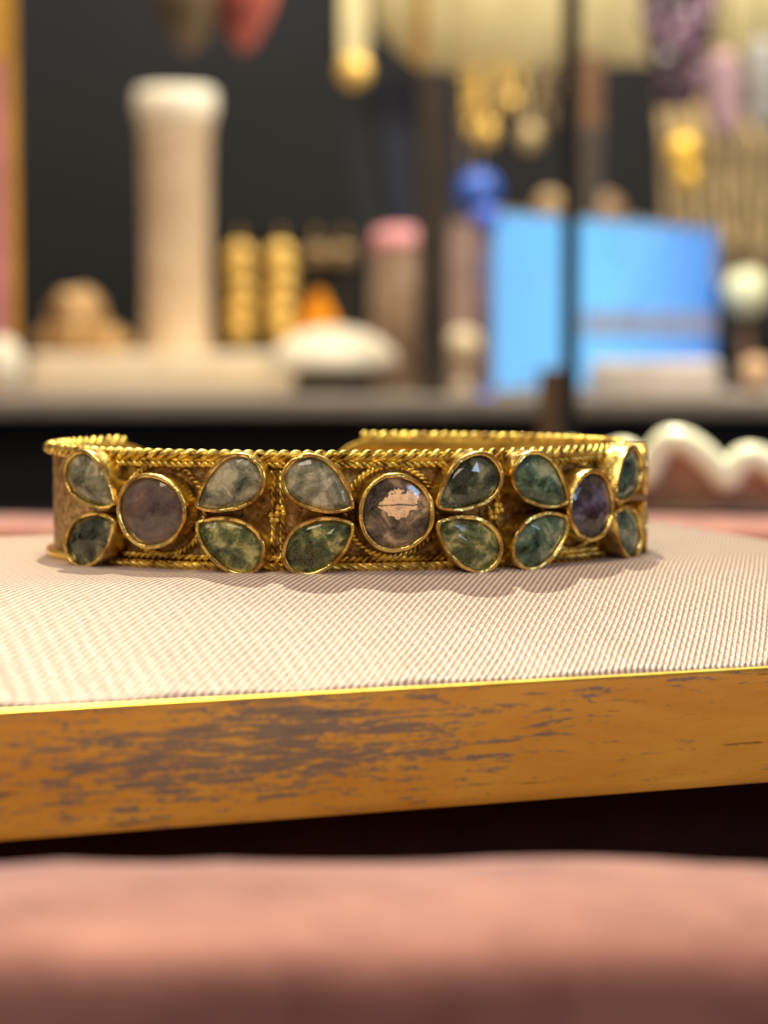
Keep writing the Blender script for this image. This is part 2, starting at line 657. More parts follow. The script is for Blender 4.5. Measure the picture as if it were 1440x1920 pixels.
def pear_outline(L, Wd, rot, n=44, jit=0.02, m=0.52):
    out = []
    for k in range(n):
        t = 2 * math.pi * k / n
        x = math.cos(t)
        y = math.sin(t) * abs(math.sin(t / 2)) ** m
        out.append((x, y))
    ym = max(abs(p[1]) for p in out)
    res = []
    for k, (x, y) in enumerate(out):
        j = 1 + jit * math.sin(3.1 * 2 * math.pi * k / n + rot * 7) + jit * 0.5 * rng.uniform(-1, 1)
        x, y = (x + 0.06) * L / 2 * j, y / ym * Wd / 2 * j
        res.append((x * math.cos(rot) - y * math.sin(rot), x * math.sin(rot) + y * math.cos(rot)))
    return res


def round_outline(rx, rz, n=44, jit=0.018, seed=0.0):
    res = []
    for k in range(n):
        t = 2 * math.pi * k / n
        j = 1 + jit * math.sin(3 * t + seed) + jit * 0.6 * rng.uniform(-1, 1)
        res.append((rx * j * math.cos(t), rz * j * math.sin(t)))
    return res


def setting(s, zc, outline, height, mat, gem_mat, gem_label, rings_=(0.97, 0.70, 0.36), dome=0.62, wall=0.46, ring_wire=0, lab=None):
    """bezel cup with its stone, standing out of the face at arc s"""
    P, N = ell(phi_at(s), 0)
    N3 = Vector((N.x, N.y, 0))
    T = Vector((-N.y, N.x, 0))          # to the right as the camera sees the front
    Z = Vector((0, 0, 1))
    O = Vector((P.x, P.y, zc))
    M = Matrix((T, Z, N3)).transposed()

    def at(u, v, w):
        return O + T * u + Z * v + N3 * w
    mb = MB()
    lvl = []
    flare = [(1.0, -0.4), (1.0, height * 0.35), (0.985, height * 0.7), (1.0, height - 0.12), (0.975, height)]
    for k, w in flare:
        lvl.append([at(u * k, v * k, w) for u, v in outline])

    def inset(d, w, jit=0.0):
        r = []
        for u, v in outline:
            l = math.hypot(u, v)
            r.append(at(u * (l - d) / l, v * (l - d) / l, w + jit * rng.uniform(-1, 1)))
        return r
    lvl.append(inset(wall * 0.75, height + 0.02, 0.03))
    lvl.append(inset(wall, height - 0.10))
    lvl.append(inset(wall * 1.05, height - 0.6))
    mb.loft(lvl, cap=True)
    bz = bb(mb, 'bezel', mat, origin=O, auto=50)
    # the stone: a shallow rose cut with flat facets
    g = MB()
    n = len(outline)
    step = 4
    idx = list(range(0, n, 1))
    base = []
    for i in idx:
        u, v = outline[i]
        l = math.hypot(u, v)
        d = wall * 0.95
        base.append((u * (l - d) / l, v * (l - d) / l))
    w0 = height - 0.42
    vs = [(*p, w0) for p in base]
    fs = []
    nb = len(base)
    m1 = nb // step
    for j, (k, hgt) in enumerate(((0.80, 0.50), (0.46, 0.86))):
        for q in range(m1):
            src = base[(q * step + (step // 2 if j else 0)) % nb]
            jx, jy = rng.uniform(-0.12, 0.12), rng.uniform(-0.12, 0.12)
            vs.append((src[0] * k + jx, src[1] * k + jy, w0 + dome * (hgt + rng.uniform(-0.07, 0.07))))
    vs.append((rng.uniform(-.2, .2), rng.uniform(-.2, .2), w0 + dome))
    a, b, c = nb, nb + m1, nb + 2 * m1
    for q in range(m1):
        q2 = (q + 1) % m1
        i0 = q * step
        half = step // 2
        for t in range(step):
            tgt = a + q if t < half else a + q2
            fs.append((i0 + t, (i0 + t + 1) % nb, tgt))
        fs.append((i0 + half, a + q2, a + q))
        fs.append((a + q, a + q2, b + q))
        fs.append((a + q2, b + q2, b + q))
        fs.append((b + q, b + q2, c))
    # back face so the stone is solid
    fs.append(tuple(range(nb - 1, -1, -1)))
    loc = [Vector((u, -w, v)) for u, v, w in vs]        # stone axes: x right, z up, -y outwards
    g.add(loc, fs)
    st = g.build('gemstone', gem_mat, None, smooth=False)
    st.parent = bz
    st.rotation_euler = Matrix((T, -N3, Z)).transposed().to_euler()
    st['label'] = gem_label
    md = st.modifiers.new('bevel', 'BEVEL')
    md.width = 0.07 * MM
    md.segments = 2
    md.limit_method = 'ANGLE'
    md.angle_limit = R(4)
    if ring_wire:
        rp = MB()
        L = 2 * math.pi * ring_wire
        cnt = 220
        npitch = 26
        for k in range(2):
            pts = []
            for i in range(cnt):
                q = 2 * math.pi * i / cnt
                th = npitch * q + k * math.pi
                rr = ring_wire + 0.2 * math.cos(th)
                u, v = rr * math.cos(q), rr * 0.98 * math.sin(q)
                pts.append(at(u, v, 0.12 + 0.2 * math.sin(th)))
            rp.tube(pts, 0.19, 6, wrap=True)
        bb(rp, 'twisted_wire_ring', GOLD_WIRE, parent=bz, origin=O, pbase=O)
    return bz


HZ = 3.0
SR = [s_for_px(285), s_for_px(745), s_for_px(1110)]
SPR = {165: s_for_px(165), 435: s_for_px(435), 595: s_for_px(595), 880: s_for_px(880), 1015: s_for_px(1015), 1175: s_for_px(1178)}
print('arc', [round(x, 1) for x in SR], {k: round(v, 1) for k, v in SPR.items()}, 'len', round(LEN, 1))
S1205 = SPR[1175] + 7.2
setting(SR[0], 5.75, round_outline(3.85, 3.72, seed=1), HZ, GOLD_BEZEL, LAB_PLAIN, 'brownish mauve grey round stone', ring_wire=4.55)
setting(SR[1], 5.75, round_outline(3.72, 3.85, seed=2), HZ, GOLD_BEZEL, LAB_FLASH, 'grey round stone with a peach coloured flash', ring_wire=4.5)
setting(SR[2], 5.75, round_outline(3.5, 3.65, seed=4), HZ, GOLD_BEZEL, LAB_BLUE, 'lavender grey round stone', ring_wire=4.5)


def pears(s, side, up, lo, lu, ll, L=7.75, Wd=5.25, hz=HZ):
    """a pair of pear stones one over the other; side +1 points right"""
    a = R(-32) if side > 0 else R(180 + 32)
    setting(s, 8.45, pear_outline(L, Wd, a), hz, GOLD_BEZEL, up, lu)
    a = R(31) if side > 0 else R(180 - 31)
    setting(s, 2.75, pear_outline(L, Wd, a), hz, GOLD_BEZEL, lo, ll)


pears(SPR[165], 1, GEM_PALE, GEM_DARK, 'cloudy grey green pear stone', 'dark green pear stone')
pears(SPR[435], -1, GEM_PALE, GEM_MID, 'pale grey green pear stone', 'mottled green pear stone')
pears(SPR[595], 1, GEM_PALE, GEM_MID, 'cloudy pale grey pear stone', 'green pear stone with a dark crack')
pears(SPR[880], -1, GEM_DARK, GEM_MID, 'dark grey green pear stone', 'green pear stone with a yellowish heart')
pears(SPR[1015], 1, GEM_SEA, GEM_SEA, 'sea green speckled pear stone', 'deep sea green pear stone')
pears(SPR[1175], -1, GEM_SEA, GEM_SEA, 'blue green pear stone', 'dull sea green pear stone')
pears(S1205, 1, GEM_SEA, GEM_SEA, 'blue green pear stone at the turn of the cuff', 'sea green pear stone at the turn of the cuff')

# a beaded upright wire between the two pairs of each four-leaf group, with a granule at its heart
for s in ((SPR[435] + SPR[595]) / 2, (SPR[880] + SPR[1015]) / 2, (SPR[1175] + S1205) / 2):
    mb = MB()
    for k in range(2):
        for c in range(2):
            pts = []
            for i in range(90):
                z = 1.3 + 8.4 * i / 89
                th = 2 * math.pi * z / 1.5 + k * math.pi
                pts.append(sw(s + (c - 0.5) * 0.85 + 0.16 * math.cos(th), 0.08 + 0.16 * math.sin(th), z))
            mb.tube(pts, 0.17, 6)
    O = sw(s, 0, 5.5)
    up = bb(mb, 'upright_twisted_wire', GOLD_WIRE, origin=O)
    mb = MB()
    for du, dz in ((0, 0), (0.62, 0.1), (-0.62, -0.1), (0.05, 0.62), (-0.05, -0.62), (0.5, 0.6), (-0.5, -0.6)):
        c = sw(s + du, 0.75 - 0.4 * math.hypot(du, dz), 5.55 + dz)
        mb.ball(c, 0.36, 10)
    bb(mb, 'granules', GOLD_WIRE, parent=up, origin=O, pbase=O)

# ================================================================== DISPLAY BOARD (gilded frame + satin cushion)
YAW = math.atan2(24.0, 63.5)
pl, pr = W(0, 1333, 182), W(1440, 1253, 206)
ZF = (pl.z + pr.z) / 2
BC = Vector((2.0, pl.y + (pr.y - pl.y) * (2.0 - pl.x) / (pr.x - pl.x), 0))
YAW = math.atan2(pr.y - pl.y, pr.x - pl.x)
print('board', pl, pr, ZF, math.degrees(YAW))
board = empty('display_board', (BC.x, BC.y, 0), YAW)
tag(board, 'gold painted wooden display board with pink ribbed satin top under the bracelet', 'display board')
U0, U1, V0, V1 = -75.0, 82.0, 0.0, 106.0
TH = 10.6
ft = 1.3


def pad_z(u, v):
    du = max(0, u - 56, -34 - u)
    dv = max(0, v - 78)
    t = math.hypot(du, dv)
    z = -abs(ZF) * (min(t, 27) / 27) ** 2
    a = max(0.0, (30.0 - v) / 30.0)
    z2 = -abs(ZF) * a ** 1.5
    z = max(-abs(ZF), z + z2) if t > 0 else z2
    # soft puckers where the satin is pulled to the front edge
    w = max(0.0, 1 - v / 12.0) * min(1, v / 2.0)
    z += 0.22 * w * math.sin(u * 0.33 + 1.2) + 0.10 * w * math.sin(u * 0.9 + v * 0.2)
    return z


mb = MB()
nu, nv = 150, 130
us = [U0 + ft + (U1 - U0 - 2 * ft) * i / nu for i in range(nu + 1)]
vvs = [V0 + ft * 0.6 + (V1 - V0 - 1.6 * ft) * j / nv for j in range(nv + 1)]
top = [[(u, v, pad_z(u, v)) for u in us] for v in vvs]
vs = [p for r in top for p in r]
fs = []
w = nu + 1
for j in range(nv):
    for i in range(nu):
        fs.append((j * w + i, j * w + i + 1, (j + 1) * w + i + 1, (j + 1) * w + i))
zb = ZF - 4
rim = [j for j in range(w)] + [j * w + nu for j in range(1, nv + 1)] + [nv * w + i for i in range(nu - 1, -1, -1)] + [j * w for j in range(nv - 1, 0, -1)]
b0 = len(vs)
for r in rim:
    vs.append((vs[r][0], vs[r][1], zb))
m_ = len(rim)
for k in range(m_):
    l = (k + 1) % m_
    fs.append((rim[k], b0 + k, b0 + l, rim[l]))
fs.append(tuple(b0 + k for k in range(m_)))
mb.add(vs, fs)
mb.build('satin_cushion', SATIN, board)
mb = MB()
mb.box((U0, V0, ZF - TH), (U1, V0 + 7, ZF))
mb.box((U0, V1 - 7, ZF - TH), (U1, V1, ZF))
mb.box((U0, V0 + 7, ZF - TH), (U0 + 7, V1 - 7, ZF))
mb.box((U1 - 7, V0 + 7, ZF - TH), (U1, V1 - 7, ZF))
mb.v = [v if True else v for v in mb.v]
# hollow each rail on top so that the cushion sits in it
mb2 = MB()
o_, i_ = (U0, U1, V0, V1), (U0 + ft, U1 - ft, V0 + ft, V1 - ft)


def rect(a, z):
    return [Vector((a[0], a[2], z)), Vector((a[1], a[2], z)), Vector((a[1], a[3], z)), Vector((a[0], a[3], z))]


def grow(a, d):
    return (a[0] - d, a[1] + d, a[2] - d, a[3] + d)


mb2.loft([rect(grow(o_, -1.2), ZF - TH), rect(grow(o_, -0.35), ZF - TH + 0.25), rect(o_, ZF - TH + 1.1), rect(o_, ZF - 0.12),
          rect(grow(o_, -0.12), ZF), rect(grow(i_, 0), ZF), rect(grow(i_, 0), ZF - 5.0), rect(grow(i_, -5), ZF - 5.0), rect(grow(i_, -5), ZF - TH)],
         cap=False, wrap=True)
mb2.build('wooden_frame', WOOD, board, auto=35)
# gilt line along the top edge
mb = MB()
mb.loft([rect(grow(o_, 0.03), ZF - 0.18), rect(grow(o_, 0.03), ZF + 0.02), rect(grow(o_, -0.08), ZF + 0.06), rect(grow(i_, 0.1), ZF + 0.06), rect(grow(i_, 0.1), ZF - 0.1)], cap=False, wrap=True)
mb.build('gilt_edge', GILT, board, smooth=False)

# dark block carrying the board
mb = MB()
zt = ZF - TH
mb.box((U0 + 12, V0 + 14, -32), (U1 - 12, V1 - 10, zt))
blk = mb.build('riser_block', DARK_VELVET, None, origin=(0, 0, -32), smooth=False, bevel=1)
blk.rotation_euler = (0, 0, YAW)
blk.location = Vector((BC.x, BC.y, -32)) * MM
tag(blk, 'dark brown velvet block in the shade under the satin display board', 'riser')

# ================================================================== VELVET TRAY
tray = empty('velvet_tray', (0, 270, -32))
tag(tray, 'large pink velvet tray whose padded rims cross in front and behind the board', 'tray')
TO = Vector((0, 270, -32))


def padded(y0, y1, ztop, x0, x1, name, zlow=-34, seed=0):
    mb = MB()
    rings = []
    nx = 90
    r = 3.0
    for i in range(nx + 1):
        x = x0 + (x1 - x0) * i / nx
        ring = []
        e = 0.6 * noise.noise(Vector((x * 0.05, seed, 0))) + 0.25 * noise.noise(Vector((x * 0.17, seed + 5, 0)))
        for k in range(7):
            q = math.pi - (math.pi / 2) * k / 6
            ring.append(Vector((x, y0 + r + r * math.cos(q), ztop + e - r + r * math.sin(q))))
        ring.append(Vector((x, (y0 + y1) / 2, ztop + e + 0.7)))
        for k in range(7):
            q = math.pi / 2 - (math.pi / 2) * k / 6
            ring.append(Vector((x, y1 - r + r * math.cos(q), ztop + e - r + r * math.sin(q))))
        ring.append(Vector((x, y1, zlow)))
        ring.append(Vector((x, y0, zlow)))
        rings.append(ring)
    mb.loft(rings)
    o = mb.build(name, PINK_VELVET, tray, origin=TO, auto=50)
    o.location = (0, 0, 0)
    return o


fr = padded(122, 146, -9.9, -150, 150, 'front_rim', seed=1)
rr_ = padded(392, 424, -9.9, -150, 170, 'rear_rim', seed=9)
mb = MB()
mb.box((-150, 122, -34), (170, 424, -32))
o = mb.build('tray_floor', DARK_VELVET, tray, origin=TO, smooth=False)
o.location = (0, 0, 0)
for n_, xa, xb in (('side_rim', -158, -138), ('side_rim', 158, 178)):
    mb = MB()
    mb.box((xa, 122, -34), (xb, 424, -12))
    o = mb.build(n_, PINK_VELVET, tray, origin=TO, smooth=False, bevel=3)
    o.location = (0, 0, 0)

# ================================================================== SCALLOPED DISH (white wavy rim, brownish pink body)
m = Mat('brownish_pink_glaze', (150, 122, 104), 0.5)
m.color(m.ramp(m.noise(90, 4), [(0.3, (150, 124, 100)), (0.7, (190, 156, 138))]))
SHELL = m.m
DC = Vector((62, 455, -9.9))
dish = empty('scalloped_dish', DC)
tag(dish, 'scalloped dish with glossy white wavy rim behind the right end of the bracelet', 'dish')
mb = MB()
mb.box((2, 426, -34), (128, 502, -10.0))
o = mb.build('velvet_riser', PINK_VELVET, None, origin=(65, 464, -34), smooth=False, bevel=2)
tag(o, 'dusty pink velvet block under the scalloped dish behind the tray', 'riser')
pk = W(1272, 806, 420)
sp = 12.6
RD = 44.0
x_pk = pk.x
rim_pts = []
mbd = MB()
NA = 240
cols = []
# height of the wavy rim: (position along x in mm, height); round crests, sharp dips
waves = []
for k_, (px_, py_) in enumerate(((1030, 899), (1075, 856), (1120, 897), (1172, 852), (1212, 898), (1262, 826), (1362, 902), (1404, 858), (1480, 902), (1550, 850),
                                 (1630, 896), (1700, 850), (1780, 896))):
    p_ = W(px_, py_, 422)
    waves.append((p_.x, p_.z, k_ % 2))


def rim_z(x):
    if x <= waves[0][0]:
        return waves[0][1]
    for k_ in range(len(waves) - 1):
        (xa, za, ca), (xb, zb_, cb_) = waves[k_], waves[k_ + 1]
        if xa <= x <= xb:
            t = (x - xa) / (xb - xa)
            if ca:                      # crest -> dip
                return zb_ + (za - zb_) * math.cos(math.pi / 2 * t)
            return za + (zb_ - za) * math.sin(math.pi / 2 * t)
    return waves[-1][1]


for i in range(NA + 1):
    q = R(-50) + R(100) * i / NA
    px_ = DC.x + 42 * math.sin(q)
    py_ = DC.y + 9 - 42 * math.cos(q)
    zr = rim_z(px_)
    rim_pts.append(Vector((px_, py_, zr)))
    base = Vector((DC.x + (px_ - DC.x) * 0.78, DC.y + (py_ - DC.y) * 0.80, DC.z + 0.1))
    outer = []
    for t in range(13):
        f = t / 12
        k = f ** 0.8
        outer.append(Vector((base.x + (px_ - base.x) * k, base.y + (py_ - base.y) * k, base.z + (zr - base.z) * f ** 1.15)))
    cols.append(outer)
# solid wall: outer skin, then inner skin shifted inwards
rings = []
for c_ in cols:
    inner = [Vector((DC.x + (p.x - DC.x) * 0.95, DC.y + (p.y - DC.y) * 0.95, p.z + (0.0 if t == 12 else 0.6))) for t, p in enumerate(c_)]
    rings.append(c_ + inner[::-1])
mbd.loft(rings)
o = mbd.build('dish_body', SHELL, dish, origin=DC)
o.location = (0, 0, 0)
mb = MB()
mb.tube(rim_pts, 2.55, 14)
o = mb.build('dish_rim', PEARL, dish, origin=DC)
o.location = (0, 0, 0)
o['label'] = 'glossy white wavy rim'
mb = MB()
mb.lathe([(18, 0), (30, 0), (32, 1.2), (10, 1.6)], (DC.x, DC.y, DC.z - 0.1), 40)
o = mb.build('dish_floor', SHELL, dish, origin=DC)
o.location = (0, 0, 0)

# ================================================================== SETTING: table, backdrop
mb = MB()
mb.box((-900, -300, -60), (900, 1290, -34))
tag(mb.build('floor', BLACK_TABLE, None, origin=(0, 500, -34), smooth=False), kind='structure')
mb = MB()
mb.box((-900, 1260, -34), (900, 1300, 900))
tag(mb.build('wall_back', BLACK_WALL, None, origin=(0, 1280, 0), smooth=False), kind='structure')

# ================================================================== BACKGROUND SHELF
YS0, YS1 = 745, 1180
zs = W(700, 745, YS0).z
sh = MB()
sh.box((-330, YS0, zs - 6.0), (330, YS1, zs))
shelf = empty('display_shelf', (0, (YS0 + YS1) / 2, -34))
tag(shelf, 'long grey display shelf standing across the background', 'shelf')
SHO = Vector((0, (YS0 + YS1) / 2, -34))


def child(mb, name, mat, parent, po, **k):
    o = mb.build(name, mat, parent, origin=po, **k)
    o.location = (0, 0, 0)
    return o


child(sh, 'shelf_board', GREY_SHELF, shelf, SHO, smooth=False, bevel=1.2)
mb = MB()
mb.box((-326, YS0 + 22, -34), (326, YS1, zs - 6))
child(mb, 'shelf_base', BLACK, shelf, SHO, smooth=False)


def thing_at(name, label, cat, base, group=None):
    o = empty(name, base)
    tag(o, label, cat, group)
    return o


# cream riser slab
a0, a1 = W(48, 664, 850), W(770, 664, 850)
zr_top = a0.z
mb = MB()
mb.box((a0.x, 850, zs), (a1.x, 985, zr_top))
o = mb.build('riser_slab', CREAM, None, origin=((a0.x + a1.x) / 2, 917, zs), smooth=False, bevel=1.5)
tag(o, 'low cream slab on the shelf carrying the tall column', 'riser')

# tall white column with flared lip
cb = W(330, 660, 900)
ct = W(326, 165, 900)
hc = ct.z - zr_top
cO = Vector((cb.x, 905, zr_top))
col_ = thing_at('display_column', 'tall round cream column with flared white top standing on cream slab', 'display column', cO)
mb = MB()
k = hc / 104.0
mb.lathe([(13.6, 0), (13.6, 2), (12.8, 5), (12.4, 30 * k), (12.7, 60 * k), (13.2, 84 * k), (13.6, 90 * k)], cO, 96, 0.012, 24)
m = Mat('cream_ribbed_wrap', (226, 202, 170), 0.7)
xx = m.xyz()
bnd = m.math('SINE', m.math('MULTIPLY', xx[2], 2 * math.pi / 0.0035))
m.bump(bnd, 0.4, 0.0006)
m.color(m.ramp(m.noise(50, 3), [(0.3, (182, 156, 124)), (0.7, (208, 186, 156))]))
child(mb, 'column_shaft', m.m, col_, cO)
mb = MB()
mb.lathe([(13.6, 90 * k), (15.2, 94 * k), (15.8, 98 * k), (15.4, 102 * k), (14.2, 104 * k), (4, 104 * k)], cO, 64)
child(mb, 'flared_top', WHITE, col_, cO)

# brown gold carved lump at the left
p = W(140, 655, 890)
O = Vector((p.x, 890, zr_top))
mb = MB()
mb.ball((O.x, O.y, O.z + 11), 12.5, 30, sq=(1.05, 0.9, 1.0), lump=0.35, seed=3)
mb.ball((O.x + 12, O.y - 4, O.z + 5), 6.5, 20, sq=(1.5, 0.9, 0.9), lump=0.4, seed=8)
mb.ball((O.x - 8, O.y - 2, O.z + 5), 6.0, 20, sq=(1.2, 0.9, 0.9), lump=0.4, seed=5)
m = Mat('rough_golden_stone', (170, 134, 84), 0.45, 0.15)
m.color(m.ramp(m.noise(160, 6, 0.65, 0.6), [(0.35, (112, 82, 46)), (0.55, (186, 148, 94)), (0.75, (226, 196, 144))]))
m.bump(m.noise(220, 5), 0.8, 0.0012)
tag(mb.build('rough_stone', m.m, None, origin=O), 'rough golden brown stone on the slab left of the tall column', 'stone')

# white pebble at the left edge
p = W(4, 655, 800)
O = Vector((p.x, 800, zs))
mb = MB()
mb.ball((O.x, O.y, O.z + 9.5), 9.6, 24, sq=(0.75, 0.8, 1.0))
tag(mb.build('white_egg_stand', WHITE, None, origin=O), 'white egg shaped ornament at the left edge of the shelf', 'ornament')

# gilded framed panel at the left edge
xr = W(24, 400, 830).x
O = Vector((xr - 22, 832, zs))
pf = thing_at('framed_panel', 'gilded upright panel with purple pink face cut by the left picture edge', 'framed panel', O)
mb = MB()
zt_ = 190
mb.box((xr - 2.4, 828, zs), (xr, 838, zt_))
mb.box((xr - 44, 828, zs), (xr - 39.5, 838, zt_))
mb.box((xr - 39.5, 828, zt_ - 4.5), (xr - 2.4, 838, zt_))
mb.box((xr - 39.5, 829, W(0, 108, 830).z), (xr - 2.4, 837, zt_ - 4.5))
child(mb, 'gilded_frame', plain('ochre_gilding', (222, 164, 62), 0.45, 0.2), pf, O, smooth=False)
mb = MB()
mb.box((xr - 39.6, 830, zs), (xr - 2.3, 836, W(0, 108, 830).z))
child(mb, 'pink_panel', plain('purple_pink_paper', (196, 116, 160), 0.6), pf, O, smooth=False)

# white dome on a dark foot, amber pyramid behind
p = W(625, 700, 800)
O = Vector((p.x, 800, zs))
dm = thing_at('dome_display', 'white cushion dome on a dark foot at the middle of the shelf', 'display dome', O)
zd = W(625, 693, 800).z - zs
zt2 = W(625, 612, 800).z - zs
mb = MB()
hh = zt2 - zd
mb.lathe([(12, zd), (21, zd), (22.5, zd + 0.15 * hh), (21, zd + .4 * hh), (16, zd + .7 * hh), (9, zd + .92 * hh), (2, zd + hh)], O, 48)
child(mb, 'cushion', WHITE, dm, O)
mb = MB()
mb.lathe([(14, 0), (14, zd * 0.6), (12.5, zd)], O, 40)
child(mb, 'foot', plain('taupe_foot', (92, 84, 70), 0.6), dm, O)
p = W(597, 612, 885)
O = Vector((p.x, 885, zr_top))
mb = MB()
hp = W(597, 545, 885).z - zr_top
mb.lathe([(11, 0), (11, 1), (6, hp * 0.6), (1.5, hp)], O, 4)
tag(mb.build('amber_pyramid', plain('amber_resin', (226, 142, 14), 0.25), None, origin=O, smooth=False), 'small bright amber pyramid rising behind the white dome', 'ornament')

# gold bead strands on a black rack
ry = 925
x0_, x1_ = W(405, 450, ry).x, W(668, 450, ry).x
ztop_ = W(500, 446, ry).z
O = Vector(((x0_ + x1_) / 2, ry, zr_top))
rk = thing_at('earring_rack', 'black earring rack on the slab behind the white dome', 'earring rack', O)
mb = MB()
mb.box((x0_ - 2, ry - 1.5, ztop_), (x1_ + 2, ry + 1.5, ztop_ + 2.5))
child(mb, 'top_bar', BLACK, rk, O, smooth=False)
mb = MB()
mb.box((x0_ - 2, ry + 3, zr_top), (x1_ + 2, ry + 5, ztop_ + 2.5))
child(mb, 'back_panel', BLACK, rk, O, smooth=False)
mb = MB()
mb.box((x0_ - 2, ry - 5, zr_top), (x1_ + 2, ry + 5, zr_top + 2))
child(mb, 'foot_bar', BLACK, rk, O, smooth=False)
spec = [(450, 5), (527, 5), (592, 1), (645, 1)]
labs = ['long gold bead drop earring hanging at the left end of the black rack',
        'long gold bead drop earring second from the left on the black rack',
        'short dull gold earring on the rack above the amber pyramid',
        'short dull gold earring at the right end of the black rack']
for (px_, n_), lb in zip(spec, labs):
    xx_ = W(px_, 470, ry - 5).x
    O2 = Vector((xx_, ry - 5, ztop_))
    e = thing_at('drop_earring', lb, 'earring', O2, 'gold earrings on the black rack')
    mb = MB()
    mb.tube([(xx_, ry - 5, ztop_ - 3), (xx_, ry - 3.5, ztop_ + 3), (xx_, ry, ztop_ + 3.2)], 0.4, 6)
    child(mb, 'hook', BG_GOLD, e, O2)
    for j in range(n_):
        mb = MB()
        zz = W(px_, 478 + j * 36, ry - 5).z
        mb.ball((xx_ + 0.5 * math.sin(j * 2 + px_), ry - 5, zz), 6.0 if n_ > 1 else 5.2, 14, sq=(1, 0.6, 0.85))
        child(mb, 'bead', BG_GOLD if n_ > 1 else BG_BROWN, e, O2)

# pink wrapped roll
p = W(735, 700, 850)
O = Vector((p.x + 2, 835, zs))
zt3 = W(735, 425, 835).z - zs
pk_ = thing_at('wrapped_roll', 'upright tan display roll with pink top right of the white dome', 'display roll', O)
mb = MB()
mb.lathe([(9.5, 0), (9.5, zt3 * 0.84), (9.5, zt3 * 0.85)], O, 32)
m = Mat('tan_lattice_wrap', (170, 142, 122), 0.6)
m.color(m.ramp(m.noise(180, 3), [(0.35, (140, 114, 96)), (0.65, (196, 168, 146))]))
child(mb, 'roll_body', m.m, pk_, O)
mb = MB()
mb.lathe([(9.6, zt3 * 0.85), (9.9, zt3 * 0.9), (8.5, zt3 * 0.98), (4, zt3)], O, 32)
child(mb, 'pink_top', plain('dusty_pink_cloth', (206, 140, 146), 0.7), pk_, O)

# mauve panel behind the screen
a_, b_ = W(838, 415, 940), W(1000, 745, 940)
mb = MB()
mb.box((a_.x, 938, zs), (b_.x, 942, a_.z))
tag(mb.build('mauve_panel', plain('mauve_brown_card', (132, 108, 102), 0.7), None, origin=((a_.x + b_.x) / 2, 940, zs), smooth=False, bevel=0.5),
    'mauve brown card standing between the brown post and the blue screen', 'card')
p = W(868, 648, 840)
O = Vector((p.x, 840, zs))
mb = MB()
rp_ = p.z - zs
mb.ball((O.x, O.y, O.z + rp_), 6.5, 20)
mb.lathe([(5, 0), (3, 1.2), (1.4, 3), (1.4, rp_ - 5)], O, 20)
tag(mb.build('cream_ball_stand', CREAM, None, origin=O), 'small cream ball on a stalk beside the brown post', 'ornament')

# uprights
p = W(812, 400, 770)
O = Vector((p.x, 775, zs))
mb = MB()
mb.box((W(783, 400, 770).x, 770, zs), (W(842, 400, 770).x, 782, W(800, 125, 770).z))
tag(mb.build('display_post', DARK_BROWN, None, origin=O, smooth=False, bevel=1), 'thick dark brown post left of the blue screen', 'post')
p = W(1070, 400, 640)
O = Vector((p.x, 642, -34))
mb = MB()
mb.box((W(1056, 400, 640).x, 640, -34), (W(1087, 400, 640).x, 646, 240))
tag(mb.build('metal_upright', BLACK, None, origin=O, smooth=False, bevel=0.5), 'slim black upright running to the picture top in front of the blue screen', 'post')
mb = MB()
a_, b_ = W(1010, 690, 660), W(1058, 690, 660)
mb.box((a_.x, 655, -34), (b_.x, 661, W(1030, 690, 658).z))
tag(mb.build('wooden_bracket', plain('dull_brown_wood', (96, 70, 48), 0.6), None, origin=((a_.x + b_.x) / 2, 658, -34), smooth=False, bevel=1), 'short brown wooden stay at the foot of the slim black upright', 'bracket')
# brown hanging slat right of the upright
mb = MB()
a_, b_ = W(1088, 110, 900), W(1128, 400, 900)
O = Vector(((a_.x + b_.x) / 2, 902, zs))
sl = thing_at('slat_stand', 'narrow brown slat with tan top just right of the slim black upright', 'slat', O)
mb.box((a_.x, 900, zs), (b_.x, 904, W(1100, 235, 900).z))
child(mb, 'slat_body', plain('umber_wood', (52, 42, 36), 0.6), sl, O, smooth=False)
mb = MB()
mb.box((a_.x, 900, W(1100, 235, 900).z), (b_.x, 904, W(1100, 100, 900).z))
child(mb, 'slat_top', RUST, sl, O, smooth=False)

# ================================================================== GLOWING BLUE SCREEN (recedes to the right)
A = W(925, 394, 766)
B = W(1345, 438, 905)
Bb = W(1345, 690, 905)
Ab = W(908, 742, 762)
dirv = Vector((B.x - A.x, B.y - A.y, 0))
Ls = dirv.length
yaw_s = math.atan2(dirv.y, dirv.x)
hs = (A.z + B.z) / 2 - zs
hs2 = B.z - Bb.z
SO = Vector((A.x, A.y, zs))
scr = empty('blue_screen', SO, yaw_s)
tag(scr, 'glowing sky blue screen turned away to the right behind the slim black upright', 'screen')
m = Mat('sky_blue_display', (20, 40, 60), 0.3)
x = m.xyz()
u_ = m.math('DIVIDE', x[0], Ls * MM)
v_ = m.math('DIVIDE', x[2], hs * MM)
base = m.ramp(u_, [(0.0, (112, 184, 240)), (0.45, (118, 198, 252)), (0.75, (104, 170, 240)), (1.0, (72, 130, 210))])
band = m.math('MULTIPLY', m.math('GREATER_THAN', u_, 0.36), m.math('LESS_THAN', m.math('ABSOLUTE', m.math('SUBTRACT', v_, 0.40)), 0.07))
c = m.mix(m.math('MULTIPLY', band, 0.85), base, (150, 134, 130))
sp1 = m.noise(70, 2)
spots = m.math('MULTIPLY', m.math('GREATER_THAN', sp1, 0.66), 0.5)
c = m.mix(spots, c, (120, 130, 150))
m.emit(c, 1.2)
SCREEN = m.m
mb = MB()
mb.box((1.5, -0.3, 2), (Ls - 1.5, 0.3, hs))
